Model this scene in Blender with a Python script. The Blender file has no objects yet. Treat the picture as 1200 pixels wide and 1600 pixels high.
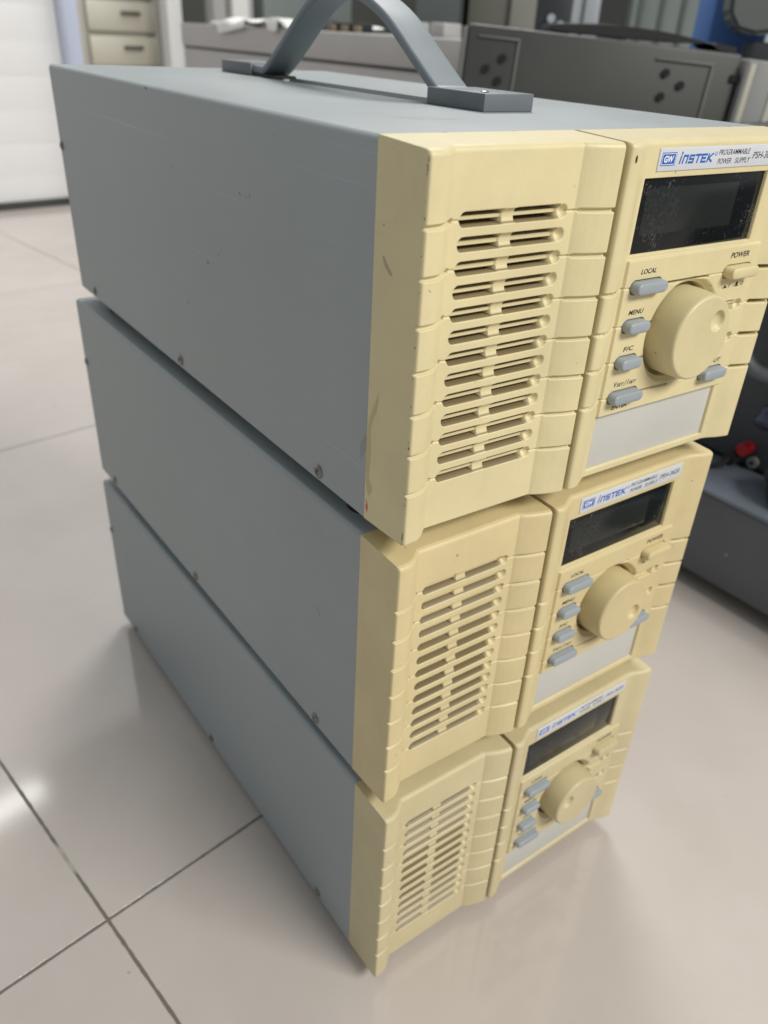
import bpy, bmesh, math, random
import numpy as np
from mathutils import Matrix, Vector
random.seed(4)
sc = bpy.context.scene
COL = sc.collection
MM = 0.001

# ------------------------------------------------------------------ camera
cam = bpy.data.cameras.new('camera')
cam_ob = bpy.data.objects.new('camera', cam)
COL.objects.link(cam_ob)
R = Matrix(((0.8119, 0.27604, -0.51441), (-0.58183, 0.45474, -0.6743), (0.04778, 0.84677, 0.52981))).to_4x4()
cam_ob.matrix_world = Matrix.Translation((-0.1662, -0.2328, 0.4909)) @ R
cam.sensor_fit = 'HORIZONTAL'
cam.sensor_width = 7.3
cam.lens = 7.3 * 1244.7 / 1200
cam.shift_x = -3.9 / 1200
cam.shift_y = 30.5 / 1200
cam.clip_start = 0.01
cam.clip_end = 100
cam.dof.use_dof = True
cam.dof.focus_distance = 0.325
cam.dof.aperture_fstop = 3.0
sc.camera = cam_ob

# ------------------------------------------------------------------ light
sc.view_settings.view_transform = 'Standard'
sc.view_settings.look = 'None'
sc.view_settings.exposure = 0.0
sc.view_settings.gamma = 1
w = bpy.data.worlds.new('World'); sc.world = w; w.use_nodes = True
bg = w.node_tree.nodes['Background']
bg.inputs[0].default_value = (0.86, 0.94, 1.0, 1)
bg.inputs[1].default_value = 0.40

def area(name, loc, target, sx, sy, power, color=(1, 1, 1)):
    l = bpy.data.lights.new(name, 'AREA'); l.shape = 'RECTANGLE'; l.size = sx; l.size_y = sy
    l.energy = power; l.color = color
    o = bpy.data.objects.new(name, l); COL.objects.link(o); o.location = loc
    o.rotation_euler = (Vector(target) - Vector(loc)).to_track_quat('-Z', 'Y').to_euler()
    return o
a1 = area('ceiling_or_fill_light', (-0.49, 2.41, 2.4), (-0.49, 2.41, 0), 1.2, 0.10, 5, (1, .99, .97))
a1.rotation_euler = (0, 0, math.radians(9.8))
a2 = area('ceiling_or_fill_light', (0.7, -1.9, 1.95), (0.15, 0.0, 0.25), 1.2, 0.6, 66, (1, .965, .90))
shutter_fill = area('ceiling_or_fill_light', (1.45, 1.8, 2.5), (0.6, 1.9, 0.4), 1.1, 1.0, 54, (1, .99, .97))  # added area lamp with no seen source, brightens the shutter and back floor

# ------------------------------------------------------------------ helpers
def link(name, me, mat=None, parent=None, **props):
    o = bpy.data.objects.new(name, me); COL.objects.link(o)
    if mat is not None and me is not None and not me.materials:
        me.materials.append(mat)
    if parent is not None: o.parent = parent
    for k, v in props.items(): o[k] = v
    return o
def empty(name, loc=(0, 0, 0), rz=0, **props):
    o = bpy.data.objects.new(name, None); COL.objects.link(o); o.location = loc; o.rotation_euler = (0, 0, rz)
    o.empty_display_size = .02
    for k, v in props.items(): o[k] = v
    return o
def mesh_from(name, verts, faces, smooth=True):
    me = bpy.data.meshes.new(name); me.from_pydata([tuple(v) for v in verts], [], faces); me.update()
    if smooth:
        me.polygons.foreach_set('use_smooth', [True] * len(me.polygons))
    return me
def bm_mesh(name, bm, smooth=False):
    bmesh.ops.recalc_face_normals(bm, faces=bm.faces)
    me = bpy.data.meshes.new(name); bm.to_mesh(me); bm.free()
    if smooth: me.polygons.foreach_set('use_smooth', [True] * len(me.polygons))
    return me
def add_box(bm, x0, x1, y0, y1, z0, z1, bevel=0.0, seg=2):
    r = bmesh.ops.create_cube(bm, size=1)
    vs = r['verts']
    for v in vs:
        v.co = Vector(((x0 + x1) / 2 + v.co.x * (x1 - x0), (y0 + y1) / 2 + v.co.y * (y1 - y0), (z0 + z1) / 2 + v.co.z * (z1 - z0)))
    if bevel > 0:
        es = list({e for v in vs for e in v.link_edges})
        bmesh.ops.bevel(bm, geom=es, offset=bevel, segments=seg, profile=.5, affect='EDGES')
def boxes(name, lst, bevel=0.0, seg=2):
    bm = bmesh.new()
    for b in lst: add_box(bm, *b, bevel=bevel, seg=seg)
    me = bm_mesh(name, bm)
    if bevel > 0 and hasattr(me, 'set_sharp_from_angle'):
        me.polygons.foreach_set('use_smooth', [True] * len(me.polygons)); me.set_sharp_from_angle(angle=math.radians(35))
    return me
def cyl(name, r, h, axis='z', seg=24, r2=None):
    bm = bmesh.new()
    bmesh.ops.create_cone(bm, cap_ends=True, segments=seg, radius1=r, radius2=r if r2 is None else r2, depth=h)
    if axis == 'y': bmesh.ops.rotate(bm, verts=bm.verts, matrix=Matrix.Rotation(math.radians(90), 3, 'X'))
    if axis == 'x': bmesh.ops.rotate(bm, verts=bm.verts, matrix=Matrix.Rotation(math.radians(90), 3, 'Y'))
    return bm_mesh(name, bm)

# ------------------------------------------------------------------ materials
def new_mat(name):
    m = bpy.data.materials.new(name); m.use_nodes = True
    nt = m.node_tree; return m, nt, nt.nodes['Principled BSDF']
def N(nt, t, **kw):
    n = nt.nodes.new(t)
    for k, v in kw.items(): setattr(n, k, v)
    return n
def plain(name, col, rough=.5, metal=0, spec=.5, noise=0.0, nscale=60, bump=0.0, bscale=900, bdist=.0002, mottled=None, coat=0):
    m, nt, p = new_mat(name)
    p.inputs['Base Color'].default_value = (*col, 1); p.inputs['Roughness'].default_value = rough
    p.inputs['Metallic'].default_value = metal; p.inputs['Specular IOR Level'].default_value = spec
    if coat: p.inputs['Coat Weight'].default_value = coat
    tc = N(nt, 'ShaderNodeTexCoord')
    if noise:
        t = N(nt, 'ShaderNodeTexNoise'); t.inputs['Scale'].default_value = nscale; t.inputs['Detail'].default_value = 5
        nt.links.new(tc.outputs['Object'], t.inputs['Vector'])
        mr = N(nt, 'ShaderNodeMapRange'); mr.inputs[1].default_value = .3; mr.inputs[2].default_value = .7
        mr.inputs[3].default_value = 1 - noise; mr.inputs[4].default_value = 1 + noise
        nt.links.new(t.outputs['Fac'], mr.inputs[0])
        mx = N(nt, 'ShaderNodeVectorMath', operation='SCALE'); mx.inputs[0].default_value = col
        nt.links.new(mr.outputs[0], mx.inputs['Scale']); nt.links.new(mx.outputs[0], p.inputs['Base Color'])
        mr2 = N(nt, 'ShaderNodeMapRange'); mr2.inputs[3].default_value = rough - .06; mr2.inputs[4].default_value = rough + .08
        nt.links.new(t.outputs['Fac'], mr2.inputs[0]); nt.links.new(mr2.outputs[0], p.inputs['Roughness'])
    if bump:
        t2 = N(nt, 'ShaderNodeTexNoise'); t2.inputs['Scale'].default_value = bscale; t2.inputs['Detail'].default_value = 2
        nt.links.new(tc.outputs['Object'], t2.inputs['Vector'])
        b = N(nt, 'ShaderNodeBump'); b.inputs['Strength'].default_value = bump; b.inputs['Distance'].default_value = bdist
        nt.links.new(t2.outputs['Fac'], b.inputs['Height']); nt.links.new(b.outputs[0], p.inputs['Normal'])
    return m

def cream_plastic():
    """yellowed instrument plastic; the tint of each unit comes from its object colour, plus grime specks"""
    m, nt, p = new_mat('yellowed_plastic')
    oi = N(nt, 'ShaderNodeObjectInfo'); tc = N(nt, 'ShaderNodeTexCoord')
    ofs = N(nt, 'ShaderNodeVectorMath', operation='MULTIPLY_ADD'); nt.links.new(oi.outputs['Random'], ofs.inputs[0]); ofs.inputs[1].default_value = (7, 5, 9); nt.links.new(tc.outputs['Object'], ofs.inputs[2])
    n1 = N(nt, 'ShaderNodeTexNoise'); n1.inputs['Scale'].default_value = 22; n1.inputs['Detail'].default_value = 6; n1.inputs['Roughness'].default_value = .65
    nt.links.new(ofs.outputs[0], n1.inputs['Vector'])
    mr = N(nt, 'ShaderNodeMapRange'); mr.inputs[1].default_value = .3; mr.inputs[2].default_value = .75; mr.inputs[3].default_value = 1.05; mr.inputs[4].default_value = .88
    nt.links.new(n1.outputs['Fac'], mr.inputs[0])
    sc_ = N(nt, 'ShaderNodeVectorMath', operation='SCALE')
    nt.links.new(oi.outputs['Color'], sc_.inputs[0]); nt.links.new(mr.outputs[0], sc_.inputs['Scale'])
    # specks of dirt
    n2 = N(nt, 'ShaderNodeTexNoise'); n2.inputs['Scale'].default_value = 240; n2.inputs['Detail'].default_value = 3
    nt.links.new(ofs.outputs[0], n2.inputs['Vector'])
    m2 = N(nt, 'ShaderNodeMapRange'); m2.inputs[1].default_value = .735; m2.inputs[2].default_value = .77; m2.inputs[3].default_value = 0; m2.inputs[4].default_value = .6
    nt.links.new(n2.outputs['Fac'], m2.inputs[0])
    mix = N(nt, 'ShaderNodeMix', data_type='RGBA'); mix.inputs['B'].default_value = (.16, .11, .06, 1)
    nt.links.new(m2.outputs[0], mix.inputs['Factor']); nt.links.new(sc_.outputs[0], mix.inputs['A'])
    # vent slot dust, its colour darkened to add slot shade (object y behind -19 mm)
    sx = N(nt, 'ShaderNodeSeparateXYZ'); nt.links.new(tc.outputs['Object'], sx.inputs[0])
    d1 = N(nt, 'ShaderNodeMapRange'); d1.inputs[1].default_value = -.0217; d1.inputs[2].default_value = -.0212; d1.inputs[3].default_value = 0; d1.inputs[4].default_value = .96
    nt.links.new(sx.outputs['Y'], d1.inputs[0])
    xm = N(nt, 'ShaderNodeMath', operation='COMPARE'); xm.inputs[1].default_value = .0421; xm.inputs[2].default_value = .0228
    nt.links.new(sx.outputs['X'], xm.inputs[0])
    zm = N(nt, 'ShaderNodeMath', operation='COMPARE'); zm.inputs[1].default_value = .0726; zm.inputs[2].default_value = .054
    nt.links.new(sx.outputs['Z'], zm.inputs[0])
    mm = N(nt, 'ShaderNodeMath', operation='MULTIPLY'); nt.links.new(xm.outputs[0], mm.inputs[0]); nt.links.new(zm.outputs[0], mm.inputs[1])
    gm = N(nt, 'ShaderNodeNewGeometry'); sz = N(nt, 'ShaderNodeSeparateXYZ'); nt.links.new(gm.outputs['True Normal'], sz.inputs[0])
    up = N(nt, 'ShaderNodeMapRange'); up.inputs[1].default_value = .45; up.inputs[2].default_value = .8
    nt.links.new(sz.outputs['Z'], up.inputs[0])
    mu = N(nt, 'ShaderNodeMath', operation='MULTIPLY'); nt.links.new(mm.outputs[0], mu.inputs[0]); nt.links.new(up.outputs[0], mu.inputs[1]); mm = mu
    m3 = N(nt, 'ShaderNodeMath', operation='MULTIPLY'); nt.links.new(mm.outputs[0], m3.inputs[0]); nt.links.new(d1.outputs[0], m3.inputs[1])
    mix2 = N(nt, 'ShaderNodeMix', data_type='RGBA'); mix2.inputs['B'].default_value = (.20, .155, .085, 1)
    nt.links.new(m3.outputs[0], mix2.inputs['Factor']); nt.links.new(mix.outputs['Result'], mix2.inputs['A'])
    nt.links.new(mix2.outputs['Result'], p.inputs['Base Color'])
    r = N(nt, 'ShaderNodeMapRange'); r.inputs[3].default_value = .36; r.inputs[4].default_value = .52
    nt.links.new(n1.outputs['Fac'], r.inputs[0]); nt.links.new(r.outputs[0], p.inputs['Roughness'])
    n3 = N(nt, 'ShaderNodeTexNoise'); n3.inputs['Scale'].default_value = 1500; n3.inputs['Detail'].default_value = 1
    nt.links.new(ofs.outputs[0], n3.inputs['Vector'])
    b = N(nt, 'ShaderNodeBump'); b.inputs['Strength'].default_value = .6; b.inputs['Distance'].default_value = .0001
    nt.links.new(n3.outputs['Fac'], b.inputs['Height']); nt.links.new(b.outputs[0], p.inputs['Normal'])
    return m
def case_paint():
    m, nt, p = new_mat('blue_grey_paint')
    tc = N(nt, 'ShaderNodeTexCoord'); oi = N(nt, 'ShaderNodeObjectInfo')
    ofs = N(nt, 'ShaderNodeVectorMath', operation='MULTIPLY_ADD'); nt.links.new(oi.outputs['Random'], ofs.inputs[0]); ofs.inputs[1].default_value = (7, 5, 9); nt.links.new(tc.outputs['Object'], ofs.inputs[2])
    n1 = N(nt, 'ShaderNodeTexNoise'); n1.inputs['Scale'].default_value = 7; n1.inputs['Detail'].default_value = 7; n1.inputs['Roughness'].default_value = .6
    nt.links.new(ofs.outputs[0], n1.inputs['Vector'])
    cr = N(nt, 'ShaderNodeValToRGB'); e = cr.color_ramp.elements
    e[0].position = .3; e[0].color = (.280, .310, .314, 1); e[1].position = .72; e[1].color = (.325, .356, .362, 1)
    nt.links.new(n1.outputs['Fac'], cr.inputs[0])
    n2 = N(nt, 'ShaderNodeTexNoise'); n2.inputs['Scale'].default_value = 130; n2.inputs['Detail'].default_value = 2
    nt.links.new(ofs.outputs[0], n2.inputs['Vector'])
    m2 = N(nt, 'ShaderNodeMapRange'); m2.inputs[1].default_value = .775; m2.inputs[2].default_value = .80; m2.inputs[3].default_value = 0; m2.inputs[4].default_value = .7
    nt.links.new(n2.outputs['Fac'], m2.inputs[0])
    mix = N(nt, 'ShaderNodeMix', data_type='RGBA'); mix.inputs['B'].default_value = (.06, .06, .06, 1)
    nt.links.new(m2.outputs[0], mix.inputs['Factor']); nt.links.new(cr.outputs[0], mix.inputs['A'])
    mp = N(nt, 'ShaderNodeMapping'); mp.inputs['Rotation'].default_value = (.5, .2, .3); mp.inputs['Scale'].default_value = (60, 5, 420)
    nt.links.new(ofs.outputs[0], mp.inputs['Vector'])
    ns = N(nt, 'ShaderNodeTexNoise'); ns.inputs['Scale'].default_value = 1.0; ns.inputs['Detail'].default_value = 3
    nt.links.new(mp.outputs[0], ns.inputs['Vector'])
    ms = N(nt, 'ShaderNodeMapRange'); ms.inputs[1].default_value = .66; ms.inputs[2].default_value = .74; ms.inputs[3].default_value = 0; ms.inputs[4].default_value = .22
    nt.links.new(ns.outputs['Fac'], ms.inputs[0])
    mixb = N(nt, 'ShaderNodeMix', data_type='RGBA'); mixb.inputs['B'].default_value = (.50, .53, .53, 1)
    nt.links.new(ms.outputs[0], mixb.inputs['Factor']); nt.links.new(mix.outputs['Result'], mixb.inputs['A'])
    nt.links.new(mixb.outputs['Result'], p.inputs['Base Color'])
    p.inputs['Roughness'].default_value = .42
    r = N(nt, 'ShaderNodeMapRange'); r.inputs[3].default_value = .36; r.inputs[4].default_value = .54
    nt.links.new(n1.outputs['Fac'], r.inputs[0]); nt.links.new(r.outputs[0], p.inputs['Roughness'])
    n3 = N(nt, 'ShaderNodeTexNoise'); n3.inputs['Scale'].default_value = 1100; n3.inputs['Detail'].default_value = 2
    nt.links.new(ofs.outputs[0], n3.inputs['Vector'])
    b = N(nt, 'ShaderNodeBump'); b.inputs['Strength'].default_value = .4; b.inputs['Distance'].default_value = .00012
    nt.links.new(n3.outputs['Fac'], b.inputs['Height']); nt.links.new(b.outputs[0], p.inputs['Normal'])
    return m
def floor_tiles():
    m, nt, p = new_mat('polished_floor_tiles')
    tc = N(nt, 'ShaderNodeTexCoord'); mp = N(nt, 'ShaderNodeMapping')
    mp.vector_type = 'POINT'; mp.inputs['Rotation'].default_value = (0, 0, -math.radians(8.0))
    nt.links.new(tc.outputs['Object'], mp.inputs['Vector'])
    sx = N(nt, 'ShaderNodeSeparateXYZ'); nt.links.new(mp.outputs[0], sx.inputs[0])
    wob = N(nt, 'ShaderNodeTexNoise'); wob.inputs['Scale'].default_value = 160; wob.inputs['Detail'].default_value = 3
    nt.links.new(tc.outputs['Object'], wob.inputs['Vector'])
    def line(sock, off, T=.695, width=.0011):
        a = N(nt, 'ShaderNodeMath', operation='SUBTRACT'); nt.links.new(sock, a.inputs[0]); a.inputs[1].default_value = off - T * 20
        b = N(nt, 'ShaderNodeMath', operation='MODULO'); nt.links.new(a.outputs[0], b.inputs[0]); b.inputs[1].default_value = T
        c = N(nt, 'ShaderNodeMath', operation='SUBTRACT'); nt.links.new(b.outputs[0], c.inputs[0]); c.inputs[1].default_value = T / 2
        d = N(nt, 'ShaderNodeMath', operation='ABSOLUTE'); nt.links.new(c.outputs[0], d.inputs[0])
        e = N(nt, 'ShaderNodeMath', operation='SUBTRACT'); e.inputs[0].default_value = T / 2; nt.links.new(d.outputs[0], e.inputs[1])
        # ragged edge
        f = N(nt, 'ShaderNodeMath', operation='MULTIPLY_ADD'); nt.links.new(wob.outputs['Fac'], f.inputs[0]); f.inputs[1].default_value = .0012; f.inputs[2].default_value = -.0006
        g = N(nt, 'ShaderNodeMath', operation='ADD'); nt.links.new(e.outputs[0], g.inputs[0]); nt.links.new(f.outputs[0], g.inputs[1])
        h = N(nt, 'ShaderNodeMapRange'); h.inputs[1].default_value = width * .7; h.inputs[2].default_value = width * 1.2; h.inputs[3].default_value = 1; h.inputs[4].default_value = 0
        nt.links.new(g.outputs[0], h.inputs[0]); return h.outputs[0]
    l1 = line(sx.outputs['X'], -.1016); l2 = line(sx.outputs['Y'], .1183)
    # grout partly filled with pale cement
    fl = N(nt, 'ShaderNodeTexNoise'); fl.inputs['Scale'].default_value = 9; fl.inputs['Detail'].default_value = 4
    nt.links.new(tc.outputs['Object'], fl.inputs['Vector'])
    mx = N(nt, 'ShaderNodeMath', operation='MAXIMUM'); nt.links.new(l1, mx.inputs[0]); nt.links.new(l2, mx.inputs[1])
    gcol = N(nt, 'ShaderNodeValToRGB'); ge = gcol.color_ramp.elements
    ge[0].position = .34; ge[0].color = (.42, .38, .33, 1); ge[1].position = .37; ge[1].color = (.15, .13, .105, 1)
    nt.links.new(fl.outputs['Fac'], gcol.inputs[0])
    n1 = N(nt, 'ShaderNodeTexNoise'); n1.inputs['Scale'].default_value = 3.5; n1.inputs['Detail'].default_value = 8; n1.inputs['Roughness'].default_value = .62
    nt.links.new(tc.outputs['Object'], n1.inputs['Vector'])
    cr = N(nt, 'ShaderNodeValToRGB'); e = cr.color_ramp.elements
    e[0].position = .32; e[0].color = (.475, .42, .375, 1); e[1].position = .7; e[1].color = (.56, .505, .465, 1)
    nt.links.new(n1.outputs['Fac'], cr.inputs[0])
    # specks
    n2 = N(nt, 'ShaderNodeTexNoise'); n2.inputs['Scale'].default_value = 70; n2.inputs['Detail'].default_value = 2
    nt.links.new(tc.outputs['Object'], n2.inputs['Vector'])
    m2 = N(nt, 'ShaderNodeMapRange'); m2.inputs[1].default_value = .76; m2.inputs[2].default_value = .8; m2.inputs[3].default_value = 0; m2.inputs[4].default_value = .5
    nt.links.new(n2.outputs['Fac'], m2.inputs[0])
    mixs = N(nt, 'ShaderNodeMix', data_type='RGBA'); mixs.inputs['B'].default_value = (.12, .09, .07, 1)
    nt.links.new(m2.outputs[0], mixs.inputs['Factor']); nt.links.new(cr.outputs[0], mixs.inputs['A'])
    mix = N(nt, 'ShaderNodeMix', data_type='RGBA'); nt.links.new(mx.outputs[0], mix.inputs['Factor'])
    nt.links.new(mixs.outputs['Result'], mix.inputs['A']); nt.links.new(gcol.outputs[0], mix.inputs['B'])
    nt.links.new(mix.outputs['Result'], p.inputs['Base Color'])
    rr = N(nt, 'ShaderNodeMapRange'); rr.inputs[3].default_value = .06; rr.inputs[4].default_value = .13
    nt.links.new(n1.outputs['Fac'], rr.inputs[0])
    rm = N(nt, 'ShaderNodeMath', operation='MULTIPLY_ADD'); nt.links.new(mx.outputs[0], rm.inputs[0]); rm.inputs[1].default_value = .6; nt.links.new(rr.outputs[0], rm.inputs[2])
    nt.links.new(rm.outputs[0], p.inputs['Roughness'])
    p.inputs['IOR'].default_value = 1.62
    b = N(nt, 'ShaderNodeBump'); b.inputs['Strength'].default_value = .6; b.inputs['Distance'].default_value = .001; b.invert = True
    nt.links.new(mx.outputs[0], b.inputs['Height']); nt.links.new(b.outputs[0], p.inputs['Normal'])
    return m

M_cream = cream_plastic()
M_case = case_paint()
M_floor = floor_tiles()
M_button = plain('grey_button_plastic', (.30, .335, .365), .38, noise=.04, bump=.2, bscale=1500, bdist=.00005)
M_black = plain('interior_black', (.008, .008, .008), .8)
M_glassblack = plain('display_window', (.006, .007, .008), .12, spec=.25, noise=.2, nscale=300)
def dusty(m, amt):
    nt = m.node_tree; p = nt.nodes['Principled BSDF']; tc = N(nt, 'ShaderNodeTexCoord')
    n = N(nt, 'ShaderNodeTexNoise'); n.inputs['Scale'].default_value = 900; n.inputs['Detail'].default_value = 4; nt.links.new(tc.outputs['Object'], n.inputs['Vector'])
    g = N(nt, 'ShaderNodeTexNoise'); g.inputs['Scale'].default_value = 45; g.inputs['Detail'].default_value = 4; nt.links.new(tc.outputs['Object'], g.inputs['Vector'])
    a = N(nt, 'ShaderNodeMath', operation='MULTIPLY'); nt.links.new(n.outputs['Fac'], a.inputs[0]); nt.links.new(g.outputs['Fac'], a.inputs[1])
    mr = N(nt, 'ShaderNodeMapRange'); mr.inputs[1].default_value = .30; mr.inputs[2].default_value = .42; mr.inputs[3].default_value = 0; mr.inputs[4].default_value = amt
    nt.links.new(a.outputs[0], mr.inputs[0])
    mx = N(nt, 'ShaderNodeMix', data_type='RGBA'); mx.inputs['A'].default_value = tuple(p.inputs['Base Color'].default_value); mx.inputs['B'].default_value = (.3, .3, .28, 1)
    nt.links.new(mr.outputs[0], mx.inputs['Factor']); nt.links.new(mx.outputs['Result'], p.inputs['Base Color'])
M_lcd = plain('display_glass_inner', (.016, .019, .018), .16, spec=.25)
dusty(M_glassblack, .22); dusty(M_lcd, .05)
M_label = plain('silver_white_label', (.57, .585, .62), .35, noise=.02)
M_blue = plain('blue_ink', (.02, .11, .42), .4)
M_ink = plain('black_ink', (.012, .012, .014), .5)
M_white = plain('white_ink', (.8, .8, .8), .4)
M_plate = plain('pale_grey_plate', (.51, .50, .465), .42, noise=.035, nscale=35)
M_handle = plain('handle_grey_plastic', (.165, .19, .205), .5, noise=.06, nscale=50, bump=.3, bscale=1200, bdist=.0001)
M_mount = plain('handle_mount_plastic', (.125, .142, .155), .48, noise=.05, bump=.3, bscale=1200, bdist=.0001)
M_screw = plain('screw_metal', (.24, .225, .20), .26, metal=1, noise=.15, nscale=500)
M_rubber = plain('black_rubber', (.015, .015, .016), .7)
M_stain = plain('dried_glue_stain', (.52, .43, .20), .38, noise=.03, nscale=120)
M_stain2 = plain('grey_glue_smear', (.25, .265, .25), .3, noise=.1, nscale=120)
M_red = plain('orange_mark', (.62, .17, .07), .6)

# ------------------------------------------------------------------ floor and far setting
fm = boxes('floor', [(-6, 8, -4, 7, -.02, 0)])
link('floor', fm, M_floor, kind='structure')

# room frame turned by 8 degrees (the tile grid)
A8 = math.radians(8.0)
def room(bm_or_me):
    bm_or_me.transform(Matrix.Rotation(A8, 4, 'Z')); return bm_or_me
M_wall = plain('dark_wall', (.10, .10, .085), .7, noise=.12, nscale=2)
link('wall', room(boxes('wall', [(.98, 7.5, 3.6, 3.7, 0, 2.9)])), M_wall, kind='structure')

# roller shutter
def shutter():
    verts = []; faces = []
    zs = np.arange(0.02, 2.121, .01)
    for z in zs:
        ph = (z % .085) / .085
        dv = .0011 * abs(math.sin(math.pi * ph)) ** .6
        verts += [(-2.6, 2.335 - dv, z), (.955, 2.335 - dv, z)]
    for i in range(len(zs) - 1):
        faces.append((2 * i, 2 * i + 1, 2 * i + 3, 2 * i + 2))
    n = len(verts)
    for z in (zs[0], zs[-1]): verts += [(-2.6, 2.36, z), (.955, 2.36, z)]
    faces += [(n, n + 1, n + 3, n + 2)]
    return room(mesh_from('slats', verts, faces, False))
M_shut = plain('white_slat_metal', (.84, .83, .82), .5, noise=.02, nscale=4)
M_rail = plain('blue_white_rail', (.60, .65, .80), .4)
M_darkseal = plain('grey_seal', (.05, .05, .045), .7)
sh = empty('roller_shutter', (0, 0, 0), label='tall white slatted roller shutter standing at the back left of the floor', category='shutter')
link('slats', shutter(), M_shut, sh)
link('guide_rail', room(boxes('guide_rail', [(.957, 1.0, 2.29, 2.37, 0, 2.25)], .004)), M_rail, sh)
link('bottom_seal', room(boxes('bottom_seal', [(-2.6, .955, 2.322, 2.35, 0, .019)])), M_darkseal, sh)

# drawer cabinet
M_cab = plain('cream_grey_steel', (.52, .50, .435), .45, noise=.03, nscale=8)
M_cabf = plain('drawer_front_steel', (.60, .57, .47), .45, noise=.03, nscale=8)
M_handle_d = plain('dark_drawer_pull', (.13, .12, .10), .4)
cb = empty('drawer_cabinet', (0, 0, 0), label='cream steel cabinet of shallow drawers behind the white shutter edge', category='cabinet')
link('cabinet_body', room(boxes('cabinet_body', [(1.035, 1.345, 2.45, 2.9, .02, 1.0)], .004)), M_cab, cb)
for i in range(10):
    z0 = .082 + .0905 * i
    d = link('drawer', room(boxes('drawer', [(1.098, 1.325, 2.435, 2.449, z0 + .012, z0 + .090)], .003)), M_cabf, cb)
    link('drawer_pull', room(boxes('drawer_pull', [(1.205, 1.27, 2.428, 2.4345, z0 + .055, z0 + .066)], .002)), M_handle_d, d)
M_post = plain('white_painted_post', (.80, .80, .78), .4)
pst = link('upright_post', room(boxes('upright_post', [(1.275, 1.325, 2.28, 2.33, 0, 1.7)], .004)), M_post,
           label='white square upright post beside the drawer cabinet', category='post')

# long grey bench instrument behind the stack
M_bench = plain('warm_grey_enclosure', (.40, .385, .375), .5, noise=.05, nscale=10)
M_bench2 = plain('pale_top', (.42, .41, .40), .5)
be = empty('bench_instrument', (0, 0, 0), label='long warm grey enclosure behind the stack handle, low and out of focus', category='instrument')
link('lower_body', boxes('lower_body', [(.7226, 1.2, .785, 1.82, .03, .4405)], .003), M_bench, be)
link('upper_body', boxes('upper_body', [(.718, 1.2, .785, 1.82, .4445, .4885)], .003), M_bench, be)
link('trim_line', boxes('trim_line', [(.726, 1.19, .79, 1.81, .441, .444)]), M_darkseal, be)
for yy in (.87, .95): link('hinge_block', boxes('hinge_block', [(.73, .765, yy, yy + .035, .489, .508)], .002), M_bench2, be)
for yy in (.85, 1.7):
    for xx in (.78, 1.15): link('foot', boxes('foot', [(xx - .02, xx + .02, yy - .02, yy + .02, 0, .0295)]), M_rubber, be)
# crumpled cloth lying on its edge
def cloth():
    vs = []; fs = []; nx, ny = 26, 40
    rnd = np.random.RandomState(3)
    ph = rnd.rand(6) * 6
    for j in range(ny + 1):
        for i in range(nx + 1):
            x = i / nx; y = j / ny
            z = .004 + .010 * abs(math.sin(5 * x + 3 * y + ph[0]) * math.sin(9 * y + ph[1] + 2 * x)) + .004 * math.sin(23 * y + 7 * x)
            X = .7125 + .16 * x
            Z = .4895 + max(z, .001)
            if x < .12:
                t = (.12 - x) / .12
                drop = .017 * t * (1 if .3 < y < .95 else .2) * (.55 + .45 * math.sin(7 * y + 1))
                Z = .4905 - drop if drop > .004 else Z
                X = .7135 - .002 * t
            vs.append((X, 1.22 + .42 * y + .006 * math.sin(9 * x), Z))
    for j in range(ny):
        for i in range(nx):
            a = j * (nx + 1) + i; fs.append((a, a + 1, a + nx + 2, a + nx + 1))
    return mesh_from('cloth', vs, fs)
M_cloth = plain('off_white_cloth', (.70, .69, .66), .8)
link('wiping_cloth', cloth(), M_cloth, label='crumpled off white cloth lying on the warm grey enclosure', category='cloth')
M_brass = plain('brown_fitting', (.20, .15, .10), .5)
fit_ = empty('connector_row', (.76, 1.16, .489), 0, label='small brown and black connectors standing on the warm grey enclosure under the handle arch', category='connectors')
link('dark_clip', boxes('dark_clip', [(-.012, .018, -.035, .05, 0, .014)], .002), M_rubber, fit_)
for k, yy in enumerate((-.045, -.005, .035)):
    link('connector', boxes('connector', [(-.022, -.0125, yy, yy + .014, 0, .010)], .001), M_brass, fit_)

# dark chassis with holes, tilted a little; local frame: X along its face, Y away from the camera
ch_dir = Vector((.846 - .582, .447 - .661, 0)); chL = ch_dir.length; ch_rz = math.atan2(ch_dir.y, ch_dir.x)
M_chas = plain('dark_grey_chassis', (.05, .05, .046), .5, noise=.08, nscale=12)
M_chas_l = plain('chassis_edge_grey', (.13, .13, .12), .5)
M_stripe = plain('cream_stripe', (.42, .40, .33), .5)
M_gpanel = plain('mid_grey_panel', (.23, .23, .22), .5)
chs = empty('instrument_chassis', (.582, .661, .2435), ch_rz, label='dark grey metal chassis with round screw holes behind the power supply stack', category='instrument')
chs.rotation_euler = (0, math.radians(2.9), ch_rz)
H0 = .2635
link('chassis_panel', boxes('chassis_panel', [(0, chL, 0, .12, 0, H0)], .004), M_chas, chs)
link('end_flange', boxes('end_flange', [(-.006, -.0005, -.004, .05, .02, H0 - .004)], .001), M_chas_l, chs)
def rim(x0, x1, z1):
    link('plate_rim', boxes('plate_rim', [(x0, x1 + .003, -.0025, -.0001, z1, z1 + .0028), (x1, x1 + .003, -.0025, -.0001, .03, z1 - .0002)], .0007), M_chas_l, chs)
rim(.014, .063, H0 - .0135)
rim(.236, .305, H0 - .016)
for hx, hz in ((.047, -.033), (.028, -.046), (.045, -.058), (.2515, -.0285), (.273, -.040), (.252, -.0545)):
    m_ = cyl('screw_hole', .0048, .003, 'y', 24)
    o = link('screw_hole', m_, M_black, chs); o.location = (hx, -.0016, H0 + hz)
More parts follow.
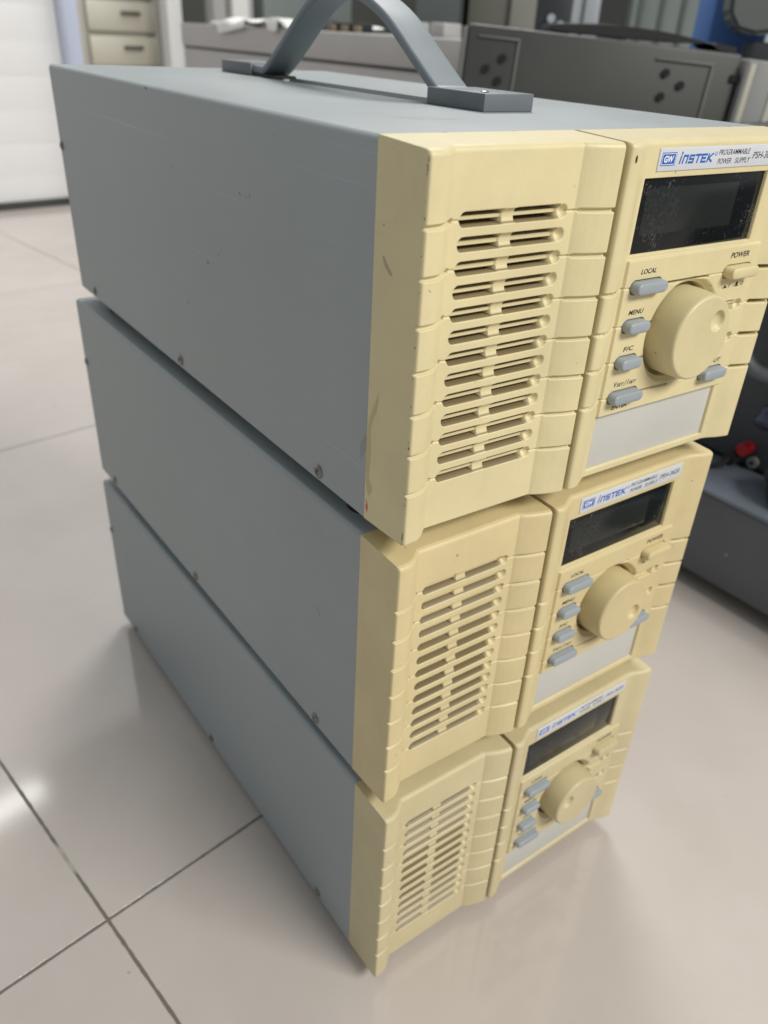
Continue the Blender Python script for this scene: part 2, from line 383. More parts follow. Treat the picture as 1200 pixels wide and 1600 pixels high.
# end bezel with pale stripes
link('end_bezel', boxes('end_bezel', [(chL + .004, chL + .052, -.012, .12, 0, H0 - .004)], .003), M_gpanel, chs)
link('pale_stripe', boxes('pale_stripe', [(chL + .008, chL + .015, -.0135, -.0121, 0, H0 - .008)], .0005), M_stripe, chs)
link('pale_stripe', boxes('pale_stripe', [(chL + .041, chL + .049, -.0135, -.0121, 0, H0 - .008)], .0005), M_stripe, chs)
link('latch_slot', boxes('latch_slot', [(chL - .008, chL + .003, -.003, -.0005, H0 - .030, H0 - .022)]), M_black, chs)
# cart below it
link('equipment_cart', (lambda me: (me.transform(Matrix.Translation((.582, .661, 0)) @ Matrix.Rotation(ch_rz, 4, 'Z')), me)[1])(boxes('equipment_cart', [(.0, chL + .03, .005, .115, 0, .226)], .003)), M_chas,
     label='low dark cart under the tilted chassis', category='cart')
# black strap / lid lying on the chassis
def blade():
    vs = []; fs = []; n = 30
    for i in range(n + 1):
        t = i / n; x = .10 + .235 * t
        th = .013 * math.sin(math.pi * min(1, t * 1.15 + .06)) ** .5 if t < .9 else .0075
        zt = H0 + .0065 + .006 * math.sin(math.pi * t) - .002 * t
        for (yy, zz) in ((.015, zt - th * .6), (.015, zt + th * .3), (.11, zt + th * .5), (.11, zt - th * .6)): vs.append((x, yy, max(zz, H0 + .0005)))
    for i in range(n):
        for k in range(4): a = i * 4 + k; b = i * 4 + (k + 1) % 4; fs.append((a, b, b + 4, a + 4))
    fs += [(0, 1, 2, 3), (n * 4 + 3, n * 4 + 2, n * 4 + 1, n * 4)]
    me = mesh_from('blade', vs, fs, False)
    me.transform(Matrix.Translation((.582, .661, .2435)) @ Matrix.Rotation(ch_rz, 4, 'Z') @ Matrix.Rotation(math.radians(2.9), 4, 'Y'))
    return me
link('rubber_strip', blade(), M_rubber, label='black curved rubber strip lying on top of the dark chassis', category='strip')

# things far behind: aluminium posts, cupboards, blue bag, monitor. frame: n = away from camera, w = to the right
CP = Vector((-0.1662, -0.2328, 0)); nv = Vector((.7507, .6606, 0)); wv = Vector((.6606, -.7507, 0))
FR = Matrix((( wv.x, nv.x, 0, CP.x), (wv.y, nv.y, 0, CP.y), (0, 0, 1, 0), (0, 0, 0, 1)))
def fbox(name, w0, w1, n0, n1, z0, z1, bev=.003):
    me = boxes(name, [(w0, w1, n0, n1, z0, z1)], bev); me.transform(FR); return me
M_alu = plain('aluminium', (.62, .64, .66), .3, metal=.6)
M_olive = plain('olive_grey_panel', (.16, .155, .13), .6)
M_olive2 = plain('pale_grey_panel', (.27, .265, .235), .6)
M_gg = plain('green_grey_cabinet', (.22, .25, .235), .55, noise=.08, nscale=3)
M_gg2 = plain('green_grey_groove', (.10, .115, .115), .55)
M_bluebag = plain('blue_plastic', (.04, .12, .34), .5)
M_mon = plain('dark_green_grey_plastic', (.11, .12, .115), .5)
M_monb = plain('near_black_plastic', (.025, .028, .03), .5)
link('storage_panel', fbox('storage_panel', -.345, -.237, 2.4, 2.7, 0, 1.3), M_olive, label='olive grey cupboard panel left of the dark gap in the background', category='panel')
link('storage_panel', fbox('storage_panel', -.236, -.172, 2.38, 2.7, 0, 1.3), M_olive2, label='lighter grey narrow cupboard panel right of the olive grey one', category='panel')
link('storage_panel', fbox('storage_panel', -.47, -.36, 2.35, 2.6, 0, 1.2), M_gg2, label='dark green grey panel above the right of the handle arch', category='panel')
al = empty('aluminium_post', (0, 0, 0), label='bright aluminium profile post above the dark chassis', category='post')
link('profile', fbox('profile', -.088, -.019, 2.4, 2.45, 0, 1.4, .006), M_alu, al)
link('slot', fbox('slot', -.064, -.055, 2.397, 2.3995, 0, 1.39, 0), M_gg2, al)
cbn = empty('green_grey_cabinet', (0, 0, 0), label='green grey ribbed cabinet behind the black strip at top right', category='cabinet')
link('cabinet_body', fbox('cabinet_body', .057, .26, 2.4, 2.8, 0, 1.4), M_gg, cbn)
for w0 in (.075, .125, .175): link('rib_groove', fbox('rib_groove', w0, w0 + .008, 2.392, 2.3985, .02, 1.38, 0), M_gg2, cbn)
bbx = link('blue_crate', fbox('blue_crate', .152, .24, 1.5, 1.75, .30, .60, .015), M_bluebag, label='bright blue plastic crate seen past the right end of the dark chassis', category='crate')
link('crate_stand', fbox('crate_stand', .10, .34, 1.48, 1.78, 0, .299, .004), M_monb, label='black stand under the blue crate', category='stand')
def wedge():
    pts = [(.154, .64), (.163, .535), (.178, .517), (.203, .512), (.33, .53), (.33, .70), (.154, .70)]
    bm = bmesh.new()
    f1 = [bm.verts.new((a, 1.38, b)) for a, b in pts]; f2 = [bm.verts.new((a, 1.46, b)) for a, b in pts]
    bm.faces.new(f1); bm.faces.new(f2[::-1])
    for i in range(len(pts)): j = (i + 1) % len(pts); bm.faces.new((f1[i], f1[j], f2[j], f2[i]))
    bmesh.ops.bevel(bm, geom=list(bm.edges), offset=.006, segments=2, affect='EDGES')
    me = bm_mesh('shell', bm, False); me.transform(FR); return me
mo = empty('monitor', (0, 0, 0), label='dark grey monitor back at the top right corner', category='monitor')
link('shell', wedge(), M_mon, mo)
link('monitor_stand', fbox('monitor_stand', .20, .36, 1.36, 1.47, 0, .505, .006), M_monb, mo)

# grey and white uprights behind the bench instrument
M_gpost = plain('grey_post', (.42, .41, .40), .5)
def u22(name, u0, u1, v0, v1, z0, z1): return room(boxes(name, [(u0, u1, v0, v1, z0, z1)], .004))
link('upright_post', u22('upright_post', 1.385, 1.428, 2.2, 2.25, 0, 1.6), M_gpost, label='grey upright post just left of the white one behind the warm grey enclosure', category='post')
link('upright_post', u22('upright_post', 1.452, 1.512, 2.2, 2.25, 0, 1.6), M_post, label='thick white upright post behind the warm grey enclosure', category='post')
link('storage_panel', u22('storage_panel', 1.555, 1.60, 2.3, 2.5, 0, 1.4), M_gpost, label='narrow grey panel edge left of the handle strap', category='panel')
link('storage_panel', u22('storage_panel', 1.64, 2.02, 2.3, 2.6, 0, 1.4), M_gg, label='wide green grey panel seen through the top of the handle arch', category='panel')

# instrument on the floor at the right
M_low = plain('slate_grey_case', (.095, .10, .11), .45, noise=.1, nscale=14)
M_low_lit = plain('slate_lit_top', (.14, .16, .19), .35, noise=.1, nscale=20)  # lighter copy of the slate colour, paints the top surface as lit
M_up = plain('dim_blue_grey_panel', (.05, .056, .062), .5, noise=.2, nscale=14)
M_redp = plain('red_plastic', (.36, .008, .012), .5)
M_navy = plain('dark_navy_plastic', (.012, .018, .045), .4)
fi = empty('floor_instrument', (0, 0, 0), label='slate grey instrument with red and black terminals on the floor at the right', category='instrument')
lb = boxes('lower_case', [(.522, .95, -.35, .40, .02, .112)], .003); link('lower_case', lb, M_low, fi)
link('case_rim', boxes('case_rim', [(.5195, .60, -.35, .40, .1125, .1175)], .002), M_low_lit, fi)
link('upper_case', boxes('upper_case', [(.60, .95, -.35, .40, .118, .42)], .006), M_up, fi)
for (yy, zz, r, mt, nm, ln) in ((.151, .140, .0068, M_redp, 'red_terminal', .013), (.161, .126, .0075, M_rubber, 'black_terminal', .015), (.141, .127, .006, M_gpanel, 'socket_ring', .004)):
    o = link(nm, cyl(nm, r, ln, 'x', 24), mt, fi); o.location = (.5995 - ln / 2, yy, zz)
o = link('socket_hole', cyl('socket_hole', .0022, .002, 'x', 16), M_black, fi); o.location = (.5945, .141, .127)
for xx in (.56, .9):
    for yy in (-.3, .35): link('foot', boxes('foot', [(xx - .02, xx + .02, yy - .02, yy + .02, 0, .0195)]), M_rubber, fi)
for (x, y) in ((.5215, .10), (.5215, -.02)):
    o = link('case_screw', cyl('case_screw', .0018, .001, 'x', 12), M_gpanel, fi); o.location = (x, y, .06)
def blob(name, loc, sx, sy, sz, seed):
    bm = bmesh.new(); bmesh.ops.create_icosphere(bm, subdivisions=4, radius=1)
    rnd = random.Random(seed); ph = [rnd.random() * 6 for _ in range(6)]
    for v in bm.verts:
        k = 1 + .12 * math.sin(3 * v.co.x + ph[0]) * math.sin(4 * v.co.y + ph[1]) + .08 * math.sin(6 * v.co.z + ph[2] + 3 * v.co.x)
        v.co = Vector((loc[0] + v.co.x * sx * k, loc[1] + v.co.y * sy * k, max(.1185, loc[2] + v.co.z * sz * k)))
    return bm_mesh(name, bm, True)
link('cable_bundle', blob('cable_bundle', (.565, .065, .135), .03, .042, .028, 2), M_rubber, label='black bundle resting on the rim of the slate grey instrument at the right edge', category='bundle')
link('navy_knob', blob('navy_knob', (.575, .115, .190), .0245, .022, .016, 5), M_navy, fi)

# ------------------------------------------------------------------ power supply parts (millimetres, local: x right, y back, z up, case front at y=0)
W, D, Hh = 211.7, 390.5, 145.0
ZS = [121.1 - 8.08 * i for i in range(13)]
def sstep(t): t = np.clip(t, 0, 1); return t * t * (3 - 2 * t)
def capsule(X, Z, x0, x1, zc, r):
    px = np.clip(X, x0 + r, x1 - r); return np.hypot(X - px, Z - zc) - r
def groove(h, X, Z, zc, x0, x1, hw, depth, soft=.35, xsoft=.5):
    a = sstep((hw + soft / 2 - np.abs(Z - zc)) / soft)
    b = sstep((X - x0) / xsoft) * sstep((x1 - X) / xsoft)
    return h - depth * a * b
def edge_round(h, X, Z, x0, x1, z0, z1, rt=2.2, rs=1.1):
    for d, r in ((z1 - Z, rt), (Z - z0, 1.1), (X - x0, rs), (x1 - X, rs)):
        q = np.clip(r - d, 0, r); h = h - (r - np.sqrt(np.maximum(r * r - q * q, 0)))
    return h
PL = 22.0
def profile(X, xp, yp, creases):
    xf = np.arange(xp[0], xp[-1] + .05, .05); yf = np.interp(xf, xp, yp); out = yf.copy()
    b = [xp[0]] + list(creases) + [xp[-1]]
    for a, c in zip(b[:-1], b[1:]):
        m = (xf >= a - 1e-6) & (xf <= c + 1e-6); seg = yf[m]
        if len(seg) < 10: continue
        k = int(min(44, len(seg) // 3)); kk = np.hanning(2 * k + 1); kk /= kk.sum()
        pad = np.concatenate([2 * seg[0] - seg[k:0:-1], seg, 2 * seg[-1] - seg[-2:-k - 2:-1]])
        out[m] = np.convolve(pad, kk, 'valid')
    return np.interp(X, xf, out)
def left_h(X, Z):
    h = profile(X, [0, 3, 5.5, 8, 10, 11.5, 13, 15, 72.9, 73.3, 75, 78, 82, 86, 89], [28.5, 28.5, 28.3, 27.6, 26.4, 25.1, 23.8, 22, 22, 22.4, 23.3, 24.7, 26.1, 27.1, 27.7], [15, 72.9])
    for k in range(0, 13, 2):
        z = ZS[k]
        h = groove(h, X, Z, z, -5, 16, .75, 1.5, .4, .6)
        h = groove(h, X, Z, z, 14.5, 19.6, .3, .7, .35, .4)
        h = groove(h, X, Z, z, 68.5, 75, .35, .8, .35, .4)
        h = groove(h, X, Z, z, 74, 95, .7, 1.5, .4, .6)
    h = edge_round(h, X, Z, 0, 89, 1.2, 143.8)
    for z in ZS:
        d = capsule(X, Z, 18.8, 69.5, z, 2.6)
        t = (Z - z) / 2.6
        inside = np.full_like(h, 7.5)
        bar = (np.abs(Z - (z + .0)) < .8); inside = np.where(bar, 2.6, inside)
        xw = 2.6 - np.abs(Z - z)
        br = (X > 38.8) & (X < 44.6); inside = np.where(br, 1.9 * np.sqrt(np.maximum(1 - t * t, 0)), inside)
        rr = np.hypot(X - 66.9, Z - z) / 2.6
        scoop = (X > 65.4); inside = np.where(scoop, 2.3 * (1 - rr ** 2), inside)
        wall = sstep(-d / .35)
        h = h - wall * np.maximum(inside, 0)
    return h
def right_h(X, Z):
    top = profile(X, [91.5, 92.6, 94.5, 96.5, 98.5, 101, 103.5, 105.5, 107, 194, 194.6, 197, 200, 204, 208, 211.7], [27.4, 28.0, 28.3, 28.1, 27.5, 26.1, 24.6, 23.5, 22.9, 22.9, 22.9, 23.3, 24.4, 25.9, 27.0, 27.6], [107, 194.6])
    h = top.copy()
    # raised button panel
    inb = sstep((X - 107.0) / .5) * sstep((197.0 - X) / .5) * sstep((Z - 31.9) / .4) * sstep((100.2 - Z) / .4)
    bp = np.full_like(h, 24.3); bp = np.minimum(bp, 99)
    h = np.where(inb > 0, h + inb * np.maximum(bp - h, 0), h)
    # display recess, plate recess
    for (x0, x1, z0, z1, hh) in ((107.9, 188.6, 101.6, 130.3, 20.6), (107.6, 193.3, 4.6, 31.9, 20.9)):
        m = sstep((X - x0) / .3) * sstep((x1 - X) / .3) * sstep((Z - z0) / .3) * sstep((z1 - Z) / .3)
        h = h * (1 - m) + hh * m
    # horizontal joints at the button rows
    for z in (88.9, 72.8, 57.0, 40.5):
        h = groove(h, X, Z, z, 88, 101.6, .75, 1.3, .4, .5)
        h = groove(h, X, Z, z, 96.5, 101.4, .5, 14, .3, .4)
        h = groove(h, X, Z, z, 101, 200.5, .3, .55, .3, .5)
        h = groove(h, X, Z, z, 199.2, 210.4, .85, 13.5, .3, .4)
        h = groove(h, X, Z, z, 209.5, 214, .7, .7, .5, .5)
    h = groove(h, X, Z, 88.6, 129, 163.5, .5, 14, .3, .4)
    h = groove(h, X, Z, 72.6, 123, 133, .45, 14, .3, .4)
    h = groove(h, X, Z, 56.8, 123, 133, .45, 14, .3, .4)
    h = groove(h, X, Z, 40.3, 129, 152, .5, 14, .3, .4)
    h = edge_round(h, X, Z, 91.5, 211.7, 1.2, 143.8)
    # dish around the knob
    rk = np.hypot(X - 152, Z - 65.2)
    h = h - 2.6 * sstep((24.6 - rk) / 3.2) * (Z < 100)
    h = h - 6.0 * sstep((21.6 - rk) / .4)
    # wells around the buttons
    for (x0, x1, zc) in ((110.6, 130.6, 88.9), (110.6, 124.9, 72.6), (110.6, 124.9, 56.6), (110.6, 130.6, 40.4), (174.0, 192.2, 40.4), (172.6, 193.4, 89.0)):
        d = capsule(X, Z, x0, x1, zc, 3.0); h = h - 4.5 * sstep(-d / .35)
    # small scooped slots right of the knob
    for zc in (72.8, 57.0):
        d = capsule(X, Z, 168, 193.6, zc, 2.4); ins = np.where(X > 187.6, 2.4 * np.maximum(1 - (np.hypot(X - 190.9, Z - zc) / 3.0) ** 2, 0), 3.0)
        ins = np.where((X < 187.6) & (np.abs(Z - zc - .9) < .8), 1.4, ins)
        h = h - ins * sstep(-d / .35)
    # little hole near the top of the gap column
    return h
def axis_lines(a, b, step, extra=()):
    base = list(np.arange(a, b + 1e-6, step)); base[-1] = b
    return np.array(sorted(set(round(float(v), 4) for v in base)))
def height_piece(name, hfun, x0, x1, step, kill_below=PL - 6.2):
    xs = axis_lines(x0, x1, step); zs = axis_lines(1.2, 143.8, step)
    X, Z = np.meshgrid(xs, zs); Hm = hfun(X, Z)
    nz, nx = X.shape
    co = np.stack([X, -Hm, Z], -1).reshape(-1, 3)
    idx = np.arange(nz * nx).reshape(nz, nx)
    q = np.stack([idx[:-1, :-1], idx[:-1, 1:], idx[1:, 1:], idx[1:, :-1]], -1).reshape(-1, 4)
    if True:
        dm = (Hm < kill_below)
        kill = (dm[:-1, :-1] & dm[:-1, 1:] & dm[1:, 1:] & dm[1:, :-1]).reshape(-1)
        q = q[~kill]
    # skirt back to the case, sloping out to the full height
    loop = np.concatenate([idx[0, :], idx[1:, -1], idx[-1, -2::-1], idx[-2:0:-1, 0]])
    lc = co[loop].copy(); zc = lc[:, 2]
    mid = lc.copy()
    f = lambda z: np.where(z < 2.4, z - 1.2 * (2.4 - z) / 1.2, np.where(z > 142.6, z + 1.2 * (z - 142.6) / 1.2, z))
    back = lc.copy(); back[:, 1] = 0; back[:, 2] = f(zc)
    n0 = len(co); nl = len(loop)
    co = np.concatenate([co, lc, back]); a = np.arange(nl); b = (a + 1) % nl
    sk = np.stack([n0 + a, n0 + nl + a, n0 + nl + b, n0 + b], -1)
    faces = np.concatenate([q, sk])
    co = co * MM
    me = bpy.data.meshes.new(name)
    me.vertices.add(len(co)); me.vertices.foreach_set('co', co.astype(np.float32).ravel())
    me.loops.add(len(faces) * 4); me.loops.foreach_set('vertex_index', faces.astype(np.int32).ravel())
    me.polygons.add(len(faces)); me.polygons.foreach_set('loop_start', (np.arange(len(faces)) * 4).astype(np.int32))
    me.update(calc_edges=True); me.validate()
    me.polygons.foreach_set('use_smooth', [True] * len(me.polygons))
    return me
STEP = .26
me_left = height_piece('vent_bezel', left_h, 0, 89, STEP)
me_right = height_piece('control_bezel', right_h, 91.5, W, STEP, kill_below=14.3)

def case_mesh(trough):
    r = 2.6
    def prof(tr):
        p = []
        def arc(cx, cz, a0, a1, n=6, rr=r):
            for i in range(n + 1):
                a = math.radians(a0 + (a1 - a0) * i / n); p.append((cx + rr * math.cos(a), cz + rr * math.sin(a)))
        p.append((.4, 0)); p.append((0, .4))
        arc(r, Hh - r, 180, 90)
        d = 3.2 if tr else 0
        p += [(105.2, Hh), (106.0, Hh - d * .25), (107.2, Hh - d), (125.2, Hh - d), (126.2, Hh - d * .8), (126.6, Hh)]
        arc(W - r, Hh - r, 90, 0)
        p.append((W, .4)); p.append((W - .4, 0))
        return p
    ys = [0.0, 109, 110.5, 291, 292.5, D - .6, D]
    trs = [0, 0, trough, trough, 0, 0, 0]
    vs = []; fs = []
    for y, t in zip(ys, trs):
        for (x, z) in prof(t):
            if y == D: x = W / 2 + (x - W / 2) * .994; z = Hh / 2 + (z - Hh / 2) * .992
            vs.append((x * MM, y * MM, z * MM))
    n = len(prof(0))
    for j in range(len(ys) - 1):
        for i in range(n):
            a = j * n + i; b = j * n + (i + 1) % n; fs.append((a, b, b + n, a + n))
    fs.append(tuple(range(n))); fs.append(tuple(reversed(range((len(ys) - 1) * n, len(ys) * n))))
    bm = bmesh.new(); me0 = mesh_from('tmp', vs, fs); bm.from_mesh(me0)
    me = bm_mesh('case', bm, True)
    me.set_sharp_from_angle(angle=math.radians(32))
    return me
me_case = case_mesh(1)

def screw_mesh():
    vs = []; fs = []; n = 28; rings = 12; R0 = 3.3
    for i in range(rings + 1):
        rr = R0 * (1 - (1 - i / rings)) if i else 0
        for k in range(n):
            a = 2 * math.pi * k / n; x = rr * math.cos(a); y = rr * math.sin(a)
            z = 1.35 * math.sqrt(max(0, 1 - (rr / (R0 * 1.02)) ** 2))
            cross = (abs(x) < .42 and abs(y) < 1.75) or (abs(y) < .42 and abs(x) < 1.75)
            if cross: z -= .95
            vs.append((-z * MM, x * MM, y * MM))
    for i in range(rings):
        for k in range(n):
            a = i * n + k; b = i * n + (k + 1) % n; fs.append((a, b, b + n, a + n))
    bm = bmesh.new(); me0 = mesh_from('t', vs, fs); bm.from_mesh(me0); bmesh.ops.remove_doubles(bm, verts=bm.verts, dist=1e-6)
    for f in bm.faces: f.smooth = True
    bmesh.ops.recalc_face_normals(bm, faces=bm.faces)
    me = bpy.data.meshes.new('screw'); bm.to_mesh(me); bm.free(); me.set_sharp_from_angle(angle=math.radians(50)); return me
me_screw = screw_mesh()

def button_mesh(name, x0, x1, zc, r, ybase, yface, crown=.7):
    xa, xb = x0 + r, x1 - r; n = 12
    out = []
    for k in range(n + 1): a = -math.pi / 2 + math.pi * k / n; out.append((xb, math.cos(a), math.sin(a)))
    for k in range(n + 1): a = math.pi / 2 + math.pi * k / n; out.append((xa, math.cos(a), math.sin(a)))
    rings = [(r, ybase), (r, yface + .9), (r - .12, yface + .45), (r - .4, yface + .15), (r - .8, yface), (r * .45, yface - .12), (.02, yface - .15)]
    vs = []; fs = []; m = len(out)
    for (rr, y) in rings:
        for (cx, c, s) in out: vs.append(((cx + c * rr) * MM, y * MM, (zc + s * rr) * MM))
    for j in range(len(rings) - 1):
        for i in range(m): a = j * m + i; b = j * m + (i + 1) % m; fs.append((a, b, b + m, a + m))
    fs.append(tuple(range((len(rings) - 1) * m, len(rings) * m)))
    bm = bmesh.new(); me0 = mesh_from('t', vs, fs); bm.from_mesh(me0); return bm_mesh(name, bm, True)
BT = [('local_button', 111.1, 130.1, 88.9), ('menu_button', 111.1, 124.4, 72.6), ('setting_button', 111.1, 124.4, 56.6), ('enter_button', 111.1, 130.1, 40.4), ('output_button', 174.5, 191.7, 40.4)]
me_btn = [(n, button_mesh(n, a, b, z, 2.5, -19.5, -28.6)) for n, a, b, z in BT]
me_pwr = button_mesh('power_button', 173.2, 192.8, 89.0, 2.5, -19.5, -29.4)

def knob_mesh(dx, dz):
    """body of revolution about the local Y axis with a finger dimple at (dx, dz)"""
    n = 120; vs = []; fs = []
    side = [(19.7, 19.5), (19.7, 24.5), (19.4, 30), (19.1, 34.2), (18.95, 35.0), (18.6, 35.6), (18.1, 36.0)]
    rings = side + [(r, 36.05) for r in np.arange(17.7, .2, -.35)]
    for (rr, yy) in rings:
        for k in range(n):
            a = 2 * math.pi * k / n; x = rr * math.cos(a); z = rr * math.sin(a); y = yy
            if rr < 18.5:
                d = math.hypot(x - dx, z - dz) / 4.6
                if d < 1: y -= 2.6 * math.sqrt(max(0, 1 - d * d)) ** 1.0 if d < .96 else 2.6 * math.sqrt(1 - .96 ** 2) * (1 - d) / .04
            vs.append((x * MM, -y * MM, z * MM))
    for j in range(len(rings) - 1):
        for i in range(n): a = j * n + i; b = j * n + (i + 1) % n; fs.append((a, b, b + n, a + n))
    fs.append(tuple(range((len(rings) - 1) * n, len(rings) * n)))
    bm = bmesh.new(); me0 = mesh_from('t', vs, fs); bm.from_mesh(me0); return bm_mesh('tuning_knob', bm, True)

# ---- lettering
def text_mesh(name, s, x, z, width, height, y, shear=.22, bold=0.0, tracking=1.0):
    """letters with caps 'height' mm tall, fitted to 'width' mm, lower left at (x,z) on the plane y"""
    c = bpy.data.curves.new(name, 'FONT'); c.body = s; c.size = 1; c.offset = bold; c.resolution_u = 3; c.space_character = tracking
    o = bpy.data.objects.new('tmp_text', c); COL.objects.link(o)
    bpy.context.view_layer.update()
    dg = bpy.context.evaluated_depsgraph_get()
    me = bpy.data.meshes.new_from_object(o.evaluated_get(dg)); bpy.data.objects.remove(o); bpy.data.curves.remove(c)
    co = np.empty(len(me.vertices) * 3, np.float32); me.vertices.foreach_get('co', co); co = co.reshape(-1, 3)
    x0, x1 = co[:, 0].min(), co[:, 0].max(); y0, y1 = co[:, 1].min(), co[:, 1].max()
    px = (co[:, 0] - x0) / (x1 - x0) * (width - shear * height); pz = (co[:, 1] - y0) / (y1 - y0) * height
    out = np.stack([(x + px + shear * pz) * MM, np.full(len(px), y * MM), (z + pz) * MM], -1)
    me.vertices.foreach_set('co', out.astype(np.float32).ravel()); me.update(); me.name = name
    return me
def join(name, meshes):
    bm = bmesh.new()
    for m in meshes: bm.from_mesh(m)
    me = bpy.data.meshes.new(name); bm.to_mesh(me); bm.free(); return me
def strokes(name, segs, x, z, sx, sz, y, w, shear):
    """block letters drawn as thick bars; segs in unit letter coordinates"""
    vs = []; fs = []
    for (ax, az, bx, bz) in segs:
        p = Vector((ax * sx, az * sz)); q = Vector((bx * sx, bz * sz)); d = (q - p).normalized(); nrm = Vector((-d.y, d.x)) * w / 2
        p2 = p - d * w / 2; q2 = q + d * w / 2; b = len(vs)
        for v in (p2 - nrm, q2 - nrm, q2 + nrm, p2 + nrm):
            vs.append(((x + v.x + shear * v.y) * MM, (y - .002 * (len(vs) // 4 % 7)) * MM, (z + v.y) * MM))
        fs.append((b, b + 1, b + 2, b + 3))
    return mesh_from(name, vs, fs, False)
YL = -23.35   # label face
def logo_letters():
    S = []
    def L(off, segs): 
        for a, b, c, d in segs: S.append((a + off, b, c + off, d))
    L(0.0, [(0, 0, 0, .62), (0, .92, 0, 1.0)])
    L(.55, [(0, 0, 0, .68), (0, .68, .75, .68), (.75, .68, .75, 0)])
    L(1.75, [(0, 0, .8, 0), (.8, 0, .8, .34), (.8, .34, 0, .34), (0, .34, 0, .68), (0, .68, .8, .68)])
    L(2.95, [(-.05, .72, .95, .72), (.45, .72, .45, 0)])
    L(4.2, [(.85, .72, 0, .72), (0, .72, 0, 0), (0, 0, .85, 0), (0, .36, .7, .36)])
    L(5.45, [(0, 0, 0, .72), (.05, .36, .8, .76), (.05, .36, .85, 0)])
    return strokes('maker_lettering', S, 125.9, 135.4, 19.9 / 6.35, 3.6, YL - .03, .78, .22)
def frame_mesh(name, x0, x1, z0, z1, t, y, shear=.06):
    segs = [(x0, x1, z0, z0 + t), (x0, x1, z1 - t, z1), (x0, x0 + t, z0 + t, z1 - t), (x1 - t, x1, z0 + t, z1 - t)]
    vs = []; fs = []
    for a, b, c, d in segs:
        n = len(vs); vs += [((p + shear * (q - z0)) * MM, y * MM, q * MM) for p, q in ((a, c), (b, c), (b, d), (a, d))]; fs.append((n, n + 1, n + 2, n + 3))
    return mesh_from(name, vs, fs, False)
def quad(name, x0, x1, z0, z1, y, shear=0):
    return mesh_from(name, [((p + shear * (q - z0)) * MM, y * MM, q * MM) for p, q in ((x0, z0), (x1, z0), (x1, z1), (x0, z1))], [(0, 1, 2, 3)], False)
def rounded_plate(name, x0, x1, z0, z1, y0, y1, bev):
    return boxes(name, [(x0 * MM, x1 * MM, y0 * MM, y1 * MM, z0 * MM, z1 * MM)], bev * MM, 3)
me_label = rounded_plate('name_label', 113.3, 191.8, 132.6, 140.9, YL, -22.6, .3)
me_gwq = quad('emblem_square', 114.6, 123.1, 134.6, 139.3, YL - .03, .06)
me_gwf = frame_mesh('emblem_outline', 114.95, 122.8, 134.95, 138.95, .22, YL - .05)
me_gwt = text_mesh('emblem_letters', 'GW', 116.1, 135.75, 5.8, 2.4, YL - .05, .1, .035)
me_logo = logo_letters()
me_r = text_mesh('registered_mark', '®', 147.2, 137.3, 1.8, 1.6, YL - .03, .1, .02)
me_title = join('model_lettering', [text_mesh('a', 'PROGRAMMABLE', 149.7, 137.5, 21.1, 2.05, YL - .03, .25, .006),
                              text_mesh('b', 'POWER', 149.9, 134.2, 9.6, 2.05, YL - .03, .25, .006), text_mesh('b', 'SUPPLY', 161.5, 134.2, 10.6, 2.05, YL - .03, .25, .006),
                              text_mesh('c', 'PSH-3620', 173.2, 135.5, 16.6, 2.7, YL - .03, .25, .006)])
YB = -24.36
B_ = .02
texts = [('LOCAL', 115.7, 94.0, 10.0, 2.05), ('MENU', 113.1, 77.4, 9.4, 2.05), ('F/C', 114.7, 61.4, 6.6, 2.05), ('ENTER', 114.9, 34.3, 10.8, 2.0), ('POWER', 175.5, 94.9, 14.2, 2.45), ('OUTPUT', 174.2, 45.0, 15.4, 2.15),
         ('V', 112.9, 45.3, 2.6, 2.4), ('SET', 115.3, 45.3, 4.6, 1.55), ('/', 119.9, 44.9, 1.6, 2.7), ('I', 121.9, 45.3, 1.0, 2.4), ('SET', 123.2, 45.3, 4.8, 1.55), ('I', 179.6, 81.7, .9, 1.9), ('O', 188.6, 81.7, 2.4, 1.9)]
tm = [text_mesh('legend', s, x, z, ww, hh, YB, .25, B_) for s, x, z, ww, hh in texts]
me_legends = tm[:6] + [join('legend', tm[6:11])]
me_symbols = [join('push_symbol', [quad('q', 175.4, 178.6, 81.6, 82.0, YB, .2), quad('q', 176.3, 177.7, 82.0, 82.8, YB, .2), tm[11]]),
              join('push_symbol', [quad('q', 183.8, 187.4, 81.6, 82.0, YB, .2), quad('q', 184.8, 186.5, 82.0, 83.6, YB, .2), tm[12]])]
me_disp = rounded_plate('display_window', 108.2, 188.3, 101.9, 130.0, -21.6, -20.0, .25)
me_lcd = rounded_plate('display_pane', 112.4, 171.6, 108.9, 126.5, -21.66, -21.5, .02)
me_plate = rounded_plate('lower_cover', 107.9, 193.0, 4.9, 31.6, -21.5, -20.0, .2)
me_back = boxes('vent_baffle', [(16 * MM, 72 * MM, -14.5 * MM, -13.5 * MM, 20 * MM, 126 * MM)])
me_gapf = boxes('front_chassis', [(3 * MM, 209 * MM, -13.2 * MM, -.3 * MM, 3 * MM, 141 * MM)])
me_foot = cyl('foot', 9 * MM, 9.3 * MM, 'z', 28)

